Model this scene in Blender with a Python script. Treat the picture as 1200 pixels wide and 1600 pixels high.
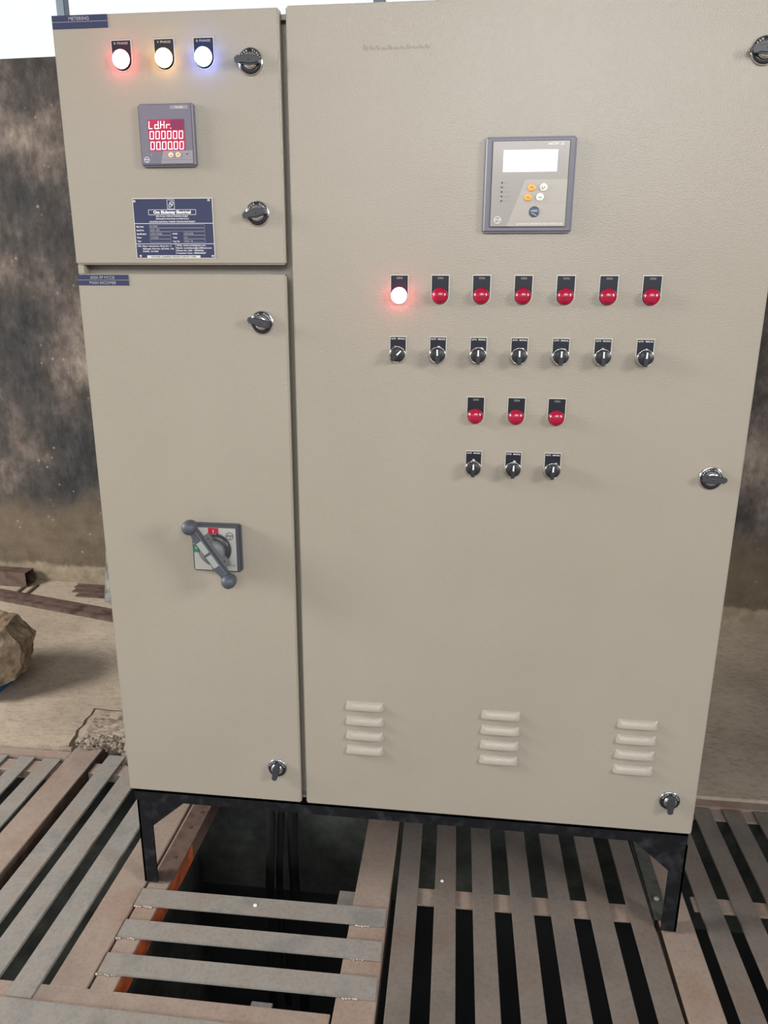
import bpy, bmesh, math, random
from mathutils import Vector, Matrix
from math import sin, cos, pi, radians as R
random.seed(7)
S = bpy.context.scene
C = S.collection
for o in list(bpy.data.objects): bpy.data.objects.remove(o)

# ------------------------------------------------------------------ camera
cam = bpy.data.cameras.new('camera'); camo = bpy.data.objects.new('camera', cam); C.objects.link(camo)
cam.sensor_fit = 'VERTICAL'; cam.sensor_height = 24.0; cam.lens = 1164.862 / 1600 * 24.0
cam.clip_start = 0.02; cam.clip_end = 200
def cam_axes(y, p, r):
    Rz = Matrix(((cos(y), -sin(y), 0), (sin(y), cos(y), 0), (0, 0, 1)))
    Rx = Matrix(((1, 0, 0), (0, cos(p), -sin(p)), (0, sin(p), cos(p))))
    Ry = Matrix(((cos(r), 0, sin(r)), (0, 1, 0), (-sin(r), 0, cos(r))))
    return Rz @ Rx @ Ry
M3 = cam_axes(0.1147, -0.2790, -0.0061)
right, fwd, up = M3.col[0], M3.col[1], M3.col[2]
mw = Matrix.Identity(4)
for i in range(3):
    mw[i][0] = right[i]; mw[i][1] = up[i]; mw[i][2] = -fwd[i]
ZB = 0.2514                       # cabinet underside above the floor
mw.translation = Vector((0.7086, -1.3263, 1.0336 + ZB))
camo.matrix_world = mw
S.camera = camo

# ------------------------------------------------------------------ view, world, lights
S.view_settings.view_transform = 'Standard'; S.view_settings.look = 'None'
S.view_settings.gamma = 1.0; S.view_settings.use_curve_mapping = False
S.view_settings.exposure = 0.0
w = bpy.data.worlds.new('world'); S.world = w; w.use_nodes = True
nt = w.node_tree; nt.nodes.clear()
tc = nt.nodes.new('ShaderNodeTexCoord'); sx = nt.nodes.new('ShaderNodeSeparateXYZ')
cr = nt.nodes.new('ShaderNodeValToRGB'); bg = nt.nodes.new('ShaderNodeBackground'); wo = nt.nodes.new('ShaderNodeOutputWorld')
cr.color_ramp.elements[0].position = 0.46; cr.color_ramp.elements[0].color = (0.20, 0.18, 0.15, 1)
cr.color_ramp.elements[1].position = 0.50; cr.color_ramp.elements[1].color = (0.93, 0.97, 1.0, 1)
mp = nt.nodes.new('ShaderNodeMapRange'); mp.inputs[1].default_value = -1; mp.inputs[2].default_value = 1
nt.links.new(tc.outputs['Generated'], sx.inputs[0]); nt.links.new(sx.outputs[2], mp.inputs[0])
nt.links.new(mp.outputs[0], cr.inputs[0]); nt.links.new(cr.outputs[0], bg.inputs[0])
bg.inputs[1].default_value = 1.07
nt.links.new(bg.outputs[0], wo.inputs[0])
def area(name, loc, target, sx_, sy_, power, col=(1, 1, 1)):
    l = bpy.data.lights.new(name, 'AREA'); l.shape = 'RECTANGLE'; l.size = sx_; l.size_y = sy_
    l.energy = power; l.color = col
    o = bpy.data.objects.new(name, l); C.objects.link(o); o.location = loc
    o.rotation_euler = (Vector(target) - Vector(loc)).to_track_quat('-Z', 'Y').to_euler(); return o
area('doorway_daylight', (4.2, -2.1, 2.3), (0.8, 0.0, 1.2), 0.9, 1.0, 112, (1.0, 0.96, 0.92))
area('front_opening_daylight', (1.3, -5.2, 3.0), (0.9, 0.0, 1.3), 3.4, 0.9, 140, (0.96, 0.98, 1.0))
area('side_opening_daylight', (-3.2, -0.7, 2.15), (-0.8, 0.8, 0.1), 1.2, 1.0, 185, (1.0, 0.95, 0.88))

# ------------------------------------------------------------------ materials
def sr(r, g, b):
    f = lambda c: (c / 255 / 12.92) if c / 255 <= 0.04045 else ((c / 255 + 0.055) / 1.055) ** 2.4
    return (f(r), f(g), f(b), 1)
def base(name, col, rough=0.5, metal=0.0, spec=0.5, emit=None, es=0):
    m = bpy.data.materials.new(name); m.use_nodes = True
    p = m.node_tree.nodes['Principled BSDF']
    p.inputs['Base Color'].default_value = col; p.inputs['Roughness'].default_value = rough
    p.inputs['Metallic'].default_value = metal; p.inputs['Specular IOR Level'].default_value = spec
    if emit: p.inputs['Emission Color'].default_value = emit; p.inputs['Emission Strength'].default_value = es
    return m
def noise(m, scale, detail=4, rough=0.55, stretch=None):
    n = m.node_tree; t = n.nodes.new('ShaderNodeTexCoord'); x = n.nodes.new('ShaderNodeTexNoise')
    x.inputs['Scale'].default_value = scale; x.inputs['Detail'].default_value = detail; x.inputs['Roughness'].default_value = rough
    if stretch:
        mpn = n.nodes.new('ShaderNodeMapping'); mpn.inputs['Scale'].default_value = stretch
        n.links.new(t.outputs['Object'], mpn.inputs[0]); n.links.new(mpn.outputs[0], x.inputs[0])
    else: n.links.new(t.outputs['Object'], x.inputs[0])
    return x.outputs['Fac']
def ramp(m, fac, stops):
    n = m.node_tree; r = n.nodes.new('ShaderNodeValToRGB'); e = r.color_ramp.elements
    e[0].position, e[0].color = stops[0]; e[1].position, e[1].color = stops[-1]
    for p, c in stops[1:-1]:
        k = e.new(p); k.color = c
    n.links.new(fac, r.inputs[0]); return r.outputs[0]
def mix(m, fac, a, b, mode='MIX'):
    n = m.node_tree; x = n.nodes.new('ShaderNodeMix'); x.data_type = 'RGBA'; x.blend_type = mode
    for sck, v in ((0, fac), (6, a), (7, b)):
        if hasattr(v, 'default_value') and not isinstance(v, (int, float, tuple)): n.links.new(v, x.inputs[sck])
        else: x.inputs[sck].default_value = v
    return x.outputs[2]
def setc(m, out): m.node_tree.links.new(out, m.node_tree.nodes['Principled BSDF'].inputs['Base Color'])
def bump(m, fac, strength, dist):
    n = m.node_tree; b = n.nodes.new('ShaderNodeBump'); b.inputs['Strength'].default_value = strength
    b.inputs['Distance'].default_value = dist; n.links.new(fac, b.inputs['Height'])
    n.links.new(b.outputs[0], n.nodes['Principled BSDF'].inputs['Normal'])
W1, K0 = (1, 1, 1, 1), (0, 0, 0, 1)

powder = base('powder_coat_beige', sr(201, 192, 170), 0.30, spec=0.5)
setc(powder, ramp(powder, noise(powder, 3, 3), [(0.3, sr(149, 142, 130)), (0.7, sr(154, 147, 135))]))
bump(powder, noise(powder, 420, 2), 0.6, 0.0008)
frame_black = base('black_enamel', sr(24, 26, 32), 0.7, spec=0.22)
setc(frame_black, ramp(frame_black, noise(frame_black, 30, 6), [(0.5, sr(12, 13, 17)), (0.75, sr(44, 46, 50))]))
bump(frame_black, noise(frame_black, 160, 3), 0.3, 0.001)

def steel_mat(name, cols, sc=9):
    m = base(name, cols[0], 0.62, 0.0, 0.35)
    a = ramp(m, noise(m, sc, 6, 0.6), [(0.36, cols[0]), (0.5, cols[1]), (0.66, cols[2])])
    b = ramp(m, noise(m, 120, 4, 0.7), [(0.25, (0.78, 0.77, 0.76, 1)), (0.55, W1)])
    setc(m, mix(m, 1.0, a, b, 'MULTIPLY')); bump(m, noise(m, 90, 5, 0.7), 0.25, 0.0010); return m
steel_grey = steel_mat('weathered_grey_steel', [sr(120, 118, 114), sr(134, 130, 125), sr(132, 123, 115)])
steel_pink = steel_mat('primer_brown_steel', [sr(128, 114, 105), sr(142, 127, 117), sr(134, 113, 100)], 5)
steel_warm = steel_mat('warm_grey_steel', [sr(100, 94, 89), sr(112, 104, 98), sr(108, 95, 87)], 5)
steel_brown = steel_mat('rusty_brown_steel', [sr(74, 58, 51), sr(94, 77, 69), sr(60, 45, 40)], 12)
steel_dark = steel_mat('dark_green_grey_steel', [sr(66, 70, 66), sr(84, 86, 80), sr(58, 56, 52)], 12)
orange_paint = base('orange_primer', sr(176, 84, 44), 0.6)
setc(orange_paint, ramp(orange_paint, noise(orange_paint, 14, 5), [(0.35, sr(120, 62, 40)), (0.6, sr(190, 88, 44))]))
galv = base('galvanised_sheet', sr(140, 142, 142), 0.45, 0.3)
setc(galv, ramp(galv, noise(galv, 25, 5), [(0.4, sr(110, 112, 112)), (0.6, sr(165, 165, 160))]))

conc = base('floor_concrete', sr(160, 146, 126), 0.85, spec=0.25)
ca = ramp(conc, noise(conc, 2.2, 7, 0.6), [(0.3, sr(146, 134, 120)), (0.52, sr(168, 155, 140)), (0.72, sr(184, 172, 158))])
cb = ramp(conc, noise(conc, 38, 7, 0.7, (1, 2.2, 1)), [(0.3, (0.6, 0.57, 0.54, 1)), (0.5, (0.95, 0.94, 0.93, 1)), (0.7, W1)])
setc(conc, mix(conc, 0.9, ca, cb, 'MULTIPLY')); bump(conc, noise(conc, 30, 8, 0.7), 0.6, 0.004)
patch_m = base('rough_patch_concrete', sr(134, 122, 110), 0.9, spec=0.2)
setc(patch_m, ramp(patch_m, noise(patch_m, 26, 8, 0.7), [(0.3, sr(96, 84, 74)), (0.5, sr(142, 130, 118)), (0.75, sr(170, 158, 144))]))
bump(patch_m, noise(patch_m, 45, 8, 0.7), 1.0, 0.01)
crack_m = base('crack_dirt', sr(70, 58, 50), 0.95, spec=0.1)

wallm = base('stained_plaster', sr(80, 75, 72), 0.9, spec=0.2)
n = wallm.node_tree
wa = ramp(wallm, noise(wallm, 2.3, 6, 0.6), [(0.38, sr(54, 55, 57)), (0.5, sr(72, 68, 66)), (0.59, sr(106, 97, 92)), (0.70, sr(138, 127, 117))])
wb = ramp(wallm, noise(wallm, 26, 7, 0.75, (1, 1, 0.5)), [(0.35, (0.55, 0.53, 0.52, 1)), (0.56, (0.95, 0.95, 0.95, 1)), (0.7, (1.35, 1.33, 1.3, 1))])
wc = mix(wallm, 1.0, wa, wb, 'MULTIPLY')
tcn = n.nodes.new('ShaderNodeTexCoord'); sp = n.nodes.new('ShaderNodeSeparateXYZ'); n.links.new(tcn.outputs['Object'], sp.inputs[0])
add = n.nodes.new('ShaderNodeMath'); add.operation = 'MULTIPLY_ADD'; n.links.new(noise(wallm, 5, 5), add.inputs[0]); add.inputs[1].default_value = 0.22; n.links.new(sp.outputs[2], add.inputs[2])
damp = ramp(wallm, add.outputs[0], [(0.42, W1), (0.56, K0)])
wc = mix(wallm, damp, wc, ramp(wallm, noise(wallm, 9, 6, 0.7), [(0.3, sr(82, 72, 60)), (0.7, sr(106, 94, 80))]))
add2 = n.nodes.new('ShaderNodeMath'); add2.operation = 'MULTIPLY_ADD'; n.links.new(noise(wallm, 7, 6), add2.inputs[0]); add2.inputs[1].default_value = 0.10; n.links.new(sp.outputs[2], add2.inputs[2])
kerb = ramp(wallm, add2.outputs[0], [(0.135, W1), (0.15, K0)])
wc = mix(wallm, kerb, wc, ramp(wallm, noise(wallm, 18, 7, 0.7), [(0.3, sr(112, 100, 84)), (0.7, sr(146, 134, 116))]))
vz = n.nodes.new('ShaderNodeTexVoronoi'); vz.inputs['Scale'].default_value = 22; n.links.new(tcn.outputs['Object'], vz.inputs[0])
spk = ramp(wallm, vz.outputs['Distance'], [(0.09, W1), (0.16, K0)])
spm = ramp(wallm, noise(wallm, 4.5, 3), [(0.52, K0), (0.6, (0.6, 0.6, 0.6, 1))])
wc = mix(wallm, mix(wallm, 1.0, spk, spm, 'MULTIPLY'), wc, sr(140, 135, 130))
setc(wallm, wc); bump(wallm, noise(wallm, 40, 8, 0.75), 0.7, 0.006)
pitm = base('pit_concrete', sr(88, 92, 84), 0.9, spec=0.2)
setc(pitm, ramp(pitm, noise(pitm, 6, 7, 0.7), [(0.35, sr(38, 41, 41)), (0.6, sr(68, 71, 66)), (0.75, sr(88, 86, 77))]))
pitd = base('pit_deep_shade', sr(40, 42, 42), 0.95, spec=0.1)  # shade of the deep pit put into the colour
ceilm = base('roof_sheet', sr(150, 150, 148), 0.7)
stone = base('broken_concrete_rock', sr(140, 124, 104), 0.92, spec=0.2)
setc(stone, ramp(stone, noise(stone, 22, 8, 0.7), [(0.32, sr(104, 88, 74)), (0.5, sr(140, 122, 102)), (0.72, sr(180, 164, 140))]))
bump(stone, noise(stone, 60, 8, 0.75), 1.0, 0.006)
bluep = base('blue_plastic', sr(20, 96, 156), 0.45)
cable_m = base('cable_black', sr(20, 20, 22), 0.5)
post_m = base('painted_post', sr(104, 116, 130), 0.5, 0.3)

navy = base('navy_plate', sr(38, 44, 78), 0.38)
white_ink = base('white_ink', sr(225, 225, 228), 0.5)
grey_ink = base('grey_ink', sr(150, 150, 155), 0.5)
faint = base('pencil_mark', sr(132, 124, 112), 0.5)
dark_ink = base('dark_ink', sr(50, 50, 55), 0.5)
alu = base('aluminium_edge', sr(205, 203, 198), 0.35, 0.2)
blk = base('black_plastic', sr(42, 44, 52), 0.32)
legend = base('legend_black', sr(17, 19, 32), 0.4, spec=0.35)
knobm = base('switch_black', sr(34, 36, 41), 0.38)
chrome = base('chrome', sr(215, 215, 218), 0.14, 1.0)
lockblk = base('lock_black', sr(34, 34, 42), 0.22)
lockbar = base('lock_handle_black', sr(52, 54, 60), 0.4)
red_off = base('red_lens', sr(152, 8, 50), 0.2, spec=0.6)
red_on = base('red_lens_lit', sr(230, 30, 50), 0.2, emit=(1, 0.075, 0.12, 1), es=42)
yel_on = base('amber_lens_lit', sr(230, 180, 60), 0.2, emit=(1, 0.52, 0.10, 1), es=30)
blu_on = base('blue_lens_lit', sr(80, 120, 230), 0.2, emit=(0.13, 0.22, 1, 1), es=55)
bezel = base('meter_bezel', sr(98, 96, 108), 0.35)
mface = base('meter_face', sr(112, 108, 122), 0.12)
mface2 = base('meter_face_light', sr(142, 136, 146), 0.2)
cface = base('controller_face', sr(150, 145, 140), 0.2)  # dark glossy film; the sky it reflects is put into this grey
cface2 = base('controller_face_light', sr(164, 158, 150), 0.25)
redglow = base('display_red', sr(120, 20, 50), 0.3, emit=(0.55, 0.02, 0.09, 1), es=0.55)
redglow2 = base('display_red_dim', sr(110, 30, 70), 0.3, emit=(0.4, 0.03, 0.10, 1), es=0.18)
seg = base('led_segment', sr(255, 200, 200), 0.4, emit=(1, 0.50, 0.55, 1), es=1.25)
lcd = base('lcd_bright', sr(222, 230, 210), 0.12, emit=(0.93, 1.0, 0.88, 1), es=0.85)  # emission also carries the bright sky reflected in the screen
lcdink = base('lcd_ink', sr(150, 155, 130), 0.3)
gold = base('button_orange', sr(232, 172, 96), 0.4)
cream = base('button_cream', sr(222, 200, 160), 0.4)
whiteb = base('button_white', sr(228, 228, 222), 0.4)
navyb = base('button_slate', sr(72, 84, 104), 0.4)
silver = base('handle_plate_silver', sr(172, 172, 168), 0.35, 0.2)
greyp = base('handle_casing_grey', sr(66, 70, 76), 0.4)
greyh = base('handle_grey', sr(68, 73, 83), 0.5)
greyh2 = base('handle_grey_light', sr(96, 98, 100), 0.45)
sticker = base('foil_sticker', sr(146, 148, 146), 0.4)
redb = base('red_block', sr(166, 16, 50), 0.45)
greenb = base('green_block', sr(30, 120, 90), 0.45)
whitedrop = base('white_paint_drop', sr(225, 222, 215), 0.5)
weldm = base('weld_bead_metal', sr(150, 138, 128), 0.3, 0.6)

# ------------------------------------------------------------------ mesh builder
_tc = {}
def text_mesh(body, bold=0.0):
    k = (body, bold)
    if k in _tc: return _tc[k]
    c = bpy.data.curves.new('t', 'FONT'); c.body = body; c.size = 1; c.resolution_u = 2; c.offset = bold
    o = bpy.data.objects.new('t', c); C.objects.link(o)
    dg = bpy.context.evaluated_depsgraph_get(); me = bpy.data.meshes.new_from_object(o.evaluated_get(dg))
    vs = [v.co.copy() for v in me.vertices]; fs = [tuple(p.vertices) for p in me.polygons]
    bpy.data.objects.remove(o); bpy.data.curves.remove(c); bpy.data.meshes.remove(me)
    x0 = min(v.x for v in vs); x1 = max(v.x for v in vs); y0 = min(v.y for v in vs); y1 = max(v.y for v in vs)
    _tc[k] = (vs, fs, x0, x1, y0, y1); return _tc[k]

class MB:
    """collects shapes; panel=True means local XY lies on the cabinet front and +Z points out of it"""
    def __init__(s, panel=False): s.v = []; s.f = []; s.m = []; s.sm = []; s.mats = []; s.panel = panel
    def mi(s, m):
        if m not in s.mats: s.mats.append(m)
        return s.mats.index(m)
    def raw(s, vs, fs, m, T=None, smooth=False):
        b = len(s.v); k = s.mi(m)
        for v in vs:
            v = Vector(v); s.v.append(T @ v if T else v)
        for f in fs: s.f.append([b + i for i in f]); s.m.append(k); s.sm.append(smooth)
    def bm(s, bm, m, T=None, smooth=False):
        bm.verts.index_update(); s.raw([v.co.copy() for v in bm.verts], [[v.index for v in f.verts] for f in bm.faces], m, T, smooth); bm.free()
    def box(s, a, b, m, bev=0, seg_=2, T=None):
        q = bmesh.new(); bmesh.ops.create_cube(q, size=1)
        for v in q.verts: v.co = Vector([(a[i] + b[i]) / 2 + v.co[i] * (b[i] - a[i]) for i in range(3)])
        if bev: bmesh.ops.bevel(q, geom=q.edges[:], offset=bev, segments=seg_, affect='EDGES', clamp_overlap=True)
        s.bm(q, m, T, False)
    def prism(s, pts, z0, z1, m, bev=0, T=None, seg_=2, smooth=False):
        q = bmesh.new(); lo = [q.verts.new((x, y, z0)) for x, y in pts]; hi = [q.verts.new((x, y, z1)) for x, y in pts]
        q.faces.new(lo[::-1]); top = q.faces.new(hi); N = len(pts)
        for i in range(N): q.faces.new((lo[i], lo[(i + 1) % N], hi[(i + 1) % N], hi[i]))
        if bev: bmesh.ops.bevel(q, geom=list(top.edges), offset=bev, segments=seg_, affect='EDGES', clamp_overlap=True)
        s.bm(q, m, T, smooth)
    def lathe(s, prof, m, n=32, T=None, smooth=True, sx_=1, sy_=1):
        vs = []; fs = []
        for r, z in prof:
            for i in range(n): a = 2 * pi * i / n; vs.append((r * cos(a) * sx_, r * sin(a) * sy_, z))
        for j in range(len(prof) - 1):
            for i in range(n): fs.append((j * n + i, j * n + (i + 1) % n, (j + 1) * n + (i + 1) % n, (j + 1) * n + i))
        fs.append(tuple(range(n))[::-1]); fs.append(tuple((len(prof) - 1) * n + i for i in range(n)))
        s.raw(vs, fs, m, T, smooth)
    def ring(s, r0, r1, z, m, n=32, T=None):
        vs = [(r * cos(2 * pi * i / n), r * sin(2 * pi * i / n), z) for r in (r0, r1) for i in range(n)]
        s.raw(vs, [(i, n + i, n + (i + 1) % n, (i + 1) % n)[::1] for i in range(n)], m, T)
    def rect(s, x0, y0, x1, y1, z, m, T=None): s.raw([(x0, y0, z), (x1, y0, z), (x1, y1, z), (x0, y1, z)], [(0, 1, 2, 3)], m, T)
    def frame(s, x0, y0, x1, y1, t, z, m):
        s.rect(x0, y0, x1, y0 + t, z, m); s.rect(x0, y1 - t, x1, y1, z, m); s.rect(x0, y0, x0 + t, y1, z, m); s.rect(x1 - t, y0, x1, y1, z, m)
    def text(s, body, x, y, h, m, z, align='C', w_=None, bold=0.0, T=None):
        vs, fs, x0, x1, y0, y1 = text_mesh(body, bold)
        k = h / 0.72; kx = k if not w_ else w_ / (x1 - x0)
        ox = {'C': (x0 + x1) / 2, 'L': x0, 'R': x1}[align]
        s.raw([((v.x - ox) * kx + x, v.y * k + y, z) for v in vs], fs, m, T)
    def tube(s, pts, r, m, n=10, T=None):
        vs = []; fs = []; P = [Vector(p) for p in pts]
        for i, p in enumerate(P):
            t = (P[min(i + 1, len(P) - 1)] - P[max(i - 1, 0)]).normalized()
            a = t.orthogonal().normalized() if i == 0 else (a - t * a.dot(t)).normalized()
            b = t.cross(a)
            for k in range(n): q = 2 * pi * k / n; vs.append(p + r * (cos(q) * a + sin(q) * b))
        for j in range(len(P) - 1):
            for k in range(n): fs.append((j * n + k, j * n + (k + 1) % n, (j + 1) * n + (k + 1) % n, (j + 1) * n + k))
        fs.append(tuple(range(n))[::-1]); fs.append(tuple((len(P) - 1) * n + k for k in range(n)))
        s.raw(vs, fs, m, T, True)
    def line(s, pts, wd, z, m):
        for (xa, ya), (xb, yb) in zip(pts, pts[1:]):
            d = Vector((xb - xa, yb - ya)); L = d.length
            if L < 1e-9: continue
            d /= L; nx, ny = -d.y * wd / 2, d.x * wd / 2
            s.raw([(xa - nx, ya - ny, z), (xb - nx, yb - ny, z), (xb + nx, yb + ny, z), (xa + nx, ya + ny, z)], [(0, 1, 2, 3)], m)
    def mesh(s, name):
        me = bpy.data.meshes.new(name); V = [(v.x, -v.z, v.y) if s.panel else tuple(v) for v in s.v]
        me.from_pydata(V, [], s.f)
        for m in s.mats: me.materials.append(m)
        me.polygons.foreach_set('material_index', s.m); me.polygons.foreach_set('use_smooth', s.sm)
        me.update(); return me
def wpos(o):
    p = o.location.copy()
    while o.parent: o = o.parent; p += o.location
    return p
def put(name, me, pos, parent=None, label=None):
    if isinstance(me, MB): me = me.mesh(name)
    o = bpy.data.objects.new(name, me); C.objects.link(o); pos = Vector(pos)
    if parent: o.parent = parent; o.location = pos - wpos(parent)
    else: o.location = pos
    if label: o['label'] = label
    return o
def thing(name, label, cat, pos, group=None, me=None):
    o = put(name, me, pos); o['label'] = label; o['category'] = cat
    if group: o['group'] = group
    return o
def struct(name, mb, pos=(0, 0, 0)):
    o = put(name, mb, pos); o['kind'] = 'structure'; return o
def rotZ(a, t=(0, 0, 0)): return Matrix.Translation(t) @ Matrix.Rotation(a, 4, 'Z')

# ------------------------------------------------------------------ the setting
WA = math.atan(-0.0417)
def wally(x): return 1.6765 - 0.0417 * x
# floor slabs: behind the trench (with a broken corner) and in front of it
TX0, TX1, TY0, TY1 = -1.30, 2.00, -0.92, 0.470
mb = MB()
edge = [(-5, TY1), (-0.46, TY1 + .003), (-0.425, TY1 + .008), (-0.418, .515), (-0.40, .53), (-0.36, .515), (-0.33, .53), (-0.30, .518), (-0.272, .528), (-0.268, TY1 + .004), (-0.1, TY1), (6, TY1)]
mb.prism(edge + [(6, 4.0), (-5, 4.0)], -1.45, 0.010, conc, 0.006, seg_=2)
# sides and front
mb.prism([(-5, -7), (6, -7), (6, TY0), (-5, TY0)], -1.45, 0.010, conc, 0.005)
mb.box((-5, TY0, -1.45), (TX0, TY1, .010), conc); mb.box((TX1, TY0, -1.45), (6, TY1, .010), conc)
struct('floor', mb)
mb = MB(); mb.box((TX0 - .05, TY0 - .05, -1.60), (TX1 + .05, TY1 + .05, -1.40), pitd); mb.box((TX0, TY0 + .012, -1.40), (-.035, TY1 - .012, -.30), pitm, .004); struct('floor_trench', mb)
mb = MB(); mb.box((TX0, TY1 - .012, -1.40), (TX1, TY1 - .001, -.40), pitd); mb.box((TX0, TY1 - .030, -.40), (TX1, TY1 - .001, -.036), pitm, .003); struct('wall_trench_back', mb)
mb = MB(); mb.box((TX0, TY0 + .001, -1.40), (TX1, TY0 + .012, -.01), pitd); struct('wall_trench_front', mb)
mb = MB(); T = rotZ(WA, (0, 1.6765, 0)); mb.box((-4.6, 0, 0), (5.6, 0.16, 2.165), wallm, 0.004, T=T); struct('wall_back', mb)
mb = MB(); mb.box((3.0, -1.1, 0.010), (3.16, 1.52, 3.595), wallm); struct('shade_wall_right', mb)  # unseen wall, added to keep light off the right slab
mb = MB(); mb.box((-4, -5.5, 3.6), (5, 2.3, 3.66), ceilm); struct('ceiling', mb)

# ------------------------------------------------------------------ the cabinet
CW, CH = 1.182, 1.4766
cab = thing('control_panel', 'tall beige steel electrical control panel on a black stand, with switches, meters and lamps', 'control panel', (CW / 2, 0.2, 0))
mb = MB()
for a, b in (((.003, .020, 0), (.010, .42, CH - .004)), ((CW - .010, .020, 0), (CW - .003, .42, CH - .004)), ((.003, .412, 0), (CW - .003, .42, CH - .004)),
             ((.003, .020, CH - .012), (CW - .003, .42, CH - .004)), ((.003, .020, .0), (CW - .003, .42, .006)), ((.010, .032, .006), (CW - .010, .040, CH - .012))):
    mb.box(a, b, powder)
put('enclosure', mb, (0, 0, ZB), cab)
def door(name, x0, x1, z0, z1, lab, dp=.018):
    m = MB(True); m.box((0, 0, -dp), (x1 - x0, z1 - z0, 0), powder, .0028, 3)
    return put(name, m, (x0, 0, ZB + z0), cab, lab)
d1 = door('door', 0.0, 0.3825, 1.0886, CH, 'small upper left door with three lit lamps and a meter')
d2 = door('door', 0.0, 0.3825, 0.0, 1.0725, 'tall narrow left door with rotary handle')
d3 = door('door', 0.3935, CW, 0.0, CH + .002, 'wide right door with rows of lamps and switches')
m = MB(True); m.box((0.0, 0, -.016), (.012, .0155, -.004), powder, .001); put('hinge', m, (0.001, 0, ZB + 1.0728), cab)

# label strips
def strip(lines, x0, z0, x1, z1, lab):
    m = MB(True); W_, H_ = x1 - x0, z1 - z0; m.box((0, 0, 0), (W_, H_, .0008), navy)
    m.rect(0, H_ / 2 - .0003, W_, H_ / 2 + .0003, .0010, grey_ink)
    for i, t in enumerate(lines):
        if t: m.text(t, W_ * .49, H_ * (0.5 if i == 0 else 0) + .0020, H_ * .28, grey_ink, .0011, bold=.01)
    put('name_strip', m, (x0, -.0001, ZB + z0), cab, lab)
strip(['METERING', ''], .002, 1.4562, .0975, 1.4755, 'navy strip reading METERING')
strip(['630A FP MCCB', 'MAIN INCOMER'], .0015, 1.0532, .0965, 1.0712, 'navy strip reading 630A FP MCCB MAIN INCOMER')

# pilot lamps -------------------------------------------------------
def dshape(wd, h, n=20, o=0.0):          # flat top, round bottom; centre of arc at origin
    r = wd / 2 - o; top = h - wd / 2 - o
    return [(r, top), (-r, top)] + [(-r * cos(pi * i / n), -r * sin(pi * i / n)) for i in range(n + 1)][0:] 
def plate_mesh(name, wd, h, words, inkz=None):
    m = MB(True); m.prism(dshape(wd, h)[::1], 0, .0008, alu)
    m.prism(dshape(wd, h, o=.0011), .0008, .0013, legend)
    top = h - wd / 2
    if len(words) == 1: m.text(words[0], 0, top - .0068, .0034, grey_ink, .0015, bold=.01, w_=(.0095 if words[0] == 'ON' else .024))
    else:
        m.text(words[0], -wd * .275, top - .0052, .0025, white_ink, .0015, w_=.0088, bold=.015); m.text(words[1], wd * .205, top - .0052, .0025, white_ink, .0015, w_=.0128, bold=.015)
    return m.mesh(name)
def lens_mesh(r, h, mat):
    m = MB(True); pr = [(r, .0020), (r, h * .35)] + [(r * cos(a), h * .35 + h * .65 * sin(a)) for a in [pi / 2 * i / 9 for i in range(1, 10)]][:-1] + [(r * .03, h)]
    m.lathe(pr, mat, 40); return m.mesh('lens')
def collar_mesh(r):
    m = MB(True); m.lathe([(r, 0), (r, .0035), (r * .93, .0042)], blk, 36); return m.mesh('pilot_lamp')
PL = {}
def pilot(x, zc, wd, h, word, mat, rl, lab, cap='pilot_lamp'):
    key = (wd, word)
    if key not in PL: PL[key] = (plate_mesh('legend_plate', wd, h, [word]), collar_mesh(rl * 1.04))
    if ('l', mat.name, rl) not in PL: PL[('l', mat.name, rl)] = lens_mesh(rl, .0135, mat)
    p = put('pilot_lamp', PL[key][1], (x, -.0008, ZB + zc), cab, lab)
    put('legend_plate', PL[key][0], (x, -.0001, ZB + zc), p); put('lens', PL[('l', mat.name, rl)], (x, -.0008, ZB + zc), p)
pilot(.1175, 1.4085, .0345, .0465, 'R PHASE', red_on, .0142, 'lit red pilot lamp marked R PHASE')
pilot(.1905, 1.4085, .0345, .0465, 'Y PHASE', yel_on, .0142, 'lit amber pilot lamp marked Y PHASE')
pilot(.2570, 1.4085, .0345, .0465, 'B PHASE', blu_on, .0142, 'lit blue pilot lamp marked B PHASE')
LX = [.5800 + .0697 * i for i in range(7)]
for i, x in enumerate(LX):
    pilot(x, 1.0385, .0310, .0495, 'ON', red_on if i == 0 else red_off, .0136, 'lit red pilot lamp, first of the upper row' if i == 0 else 'unlit red pilot lamp in the upper row')
for x in (.7175, .7885, .8580): pilot(x, .8345, .0310, .0500, 'ON', red_off, .0136, 'unlit red pilot lamp in the lower row of three')

# selector switches -------------------------------------------------
splate = plate_mesh('legend_plate', .0292, .0450, ['AUTO', 'MANUAL'])
def selector(x, zc, ang, lab):
    m = MB(True); m.lathe([(.0140, .001), (.0140, .0105), (.0136, .0114), (.0128, .0114), (.0126, .0105)], chrome, 36)
    p = put('selector_switch', m, (x, -.0008, ZB + zc), cab, lab)
    put('legend_plate', splate, (x, -.0001, ZB + zc), p)
    k = MB(True); Tm = rotZ(ang)
    k.lathe([(.0126, .008), (.0126, .0122), (.0118, .0132), (.001, .0132)], knobm, 36)
    pts = [(-.0036, .0098), (.0036, .0098), (.0040, -.006), (.0028, -.0142), (-.0028, -.0142), (-.0040, -.006)]
    k.prism(pts[::-1], .0115, .0195, knobm, .0012, T=Tm)
    k.rect(-.0013, -.0005, .0013, .0096, .0197, white_ink, T=Tm)
    put('knob', k, (x, -.0008, ZB + zc), p)
    c = MB(True); c.box((-.003, .0118, 0), (.003, .0152, .004), chrome, .0012, T=rotZ(random.choice([-.5, 0, .35, -.15])))
    put('locating_tab', c, (x, -.0018, ZB + zc), p)
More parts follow.
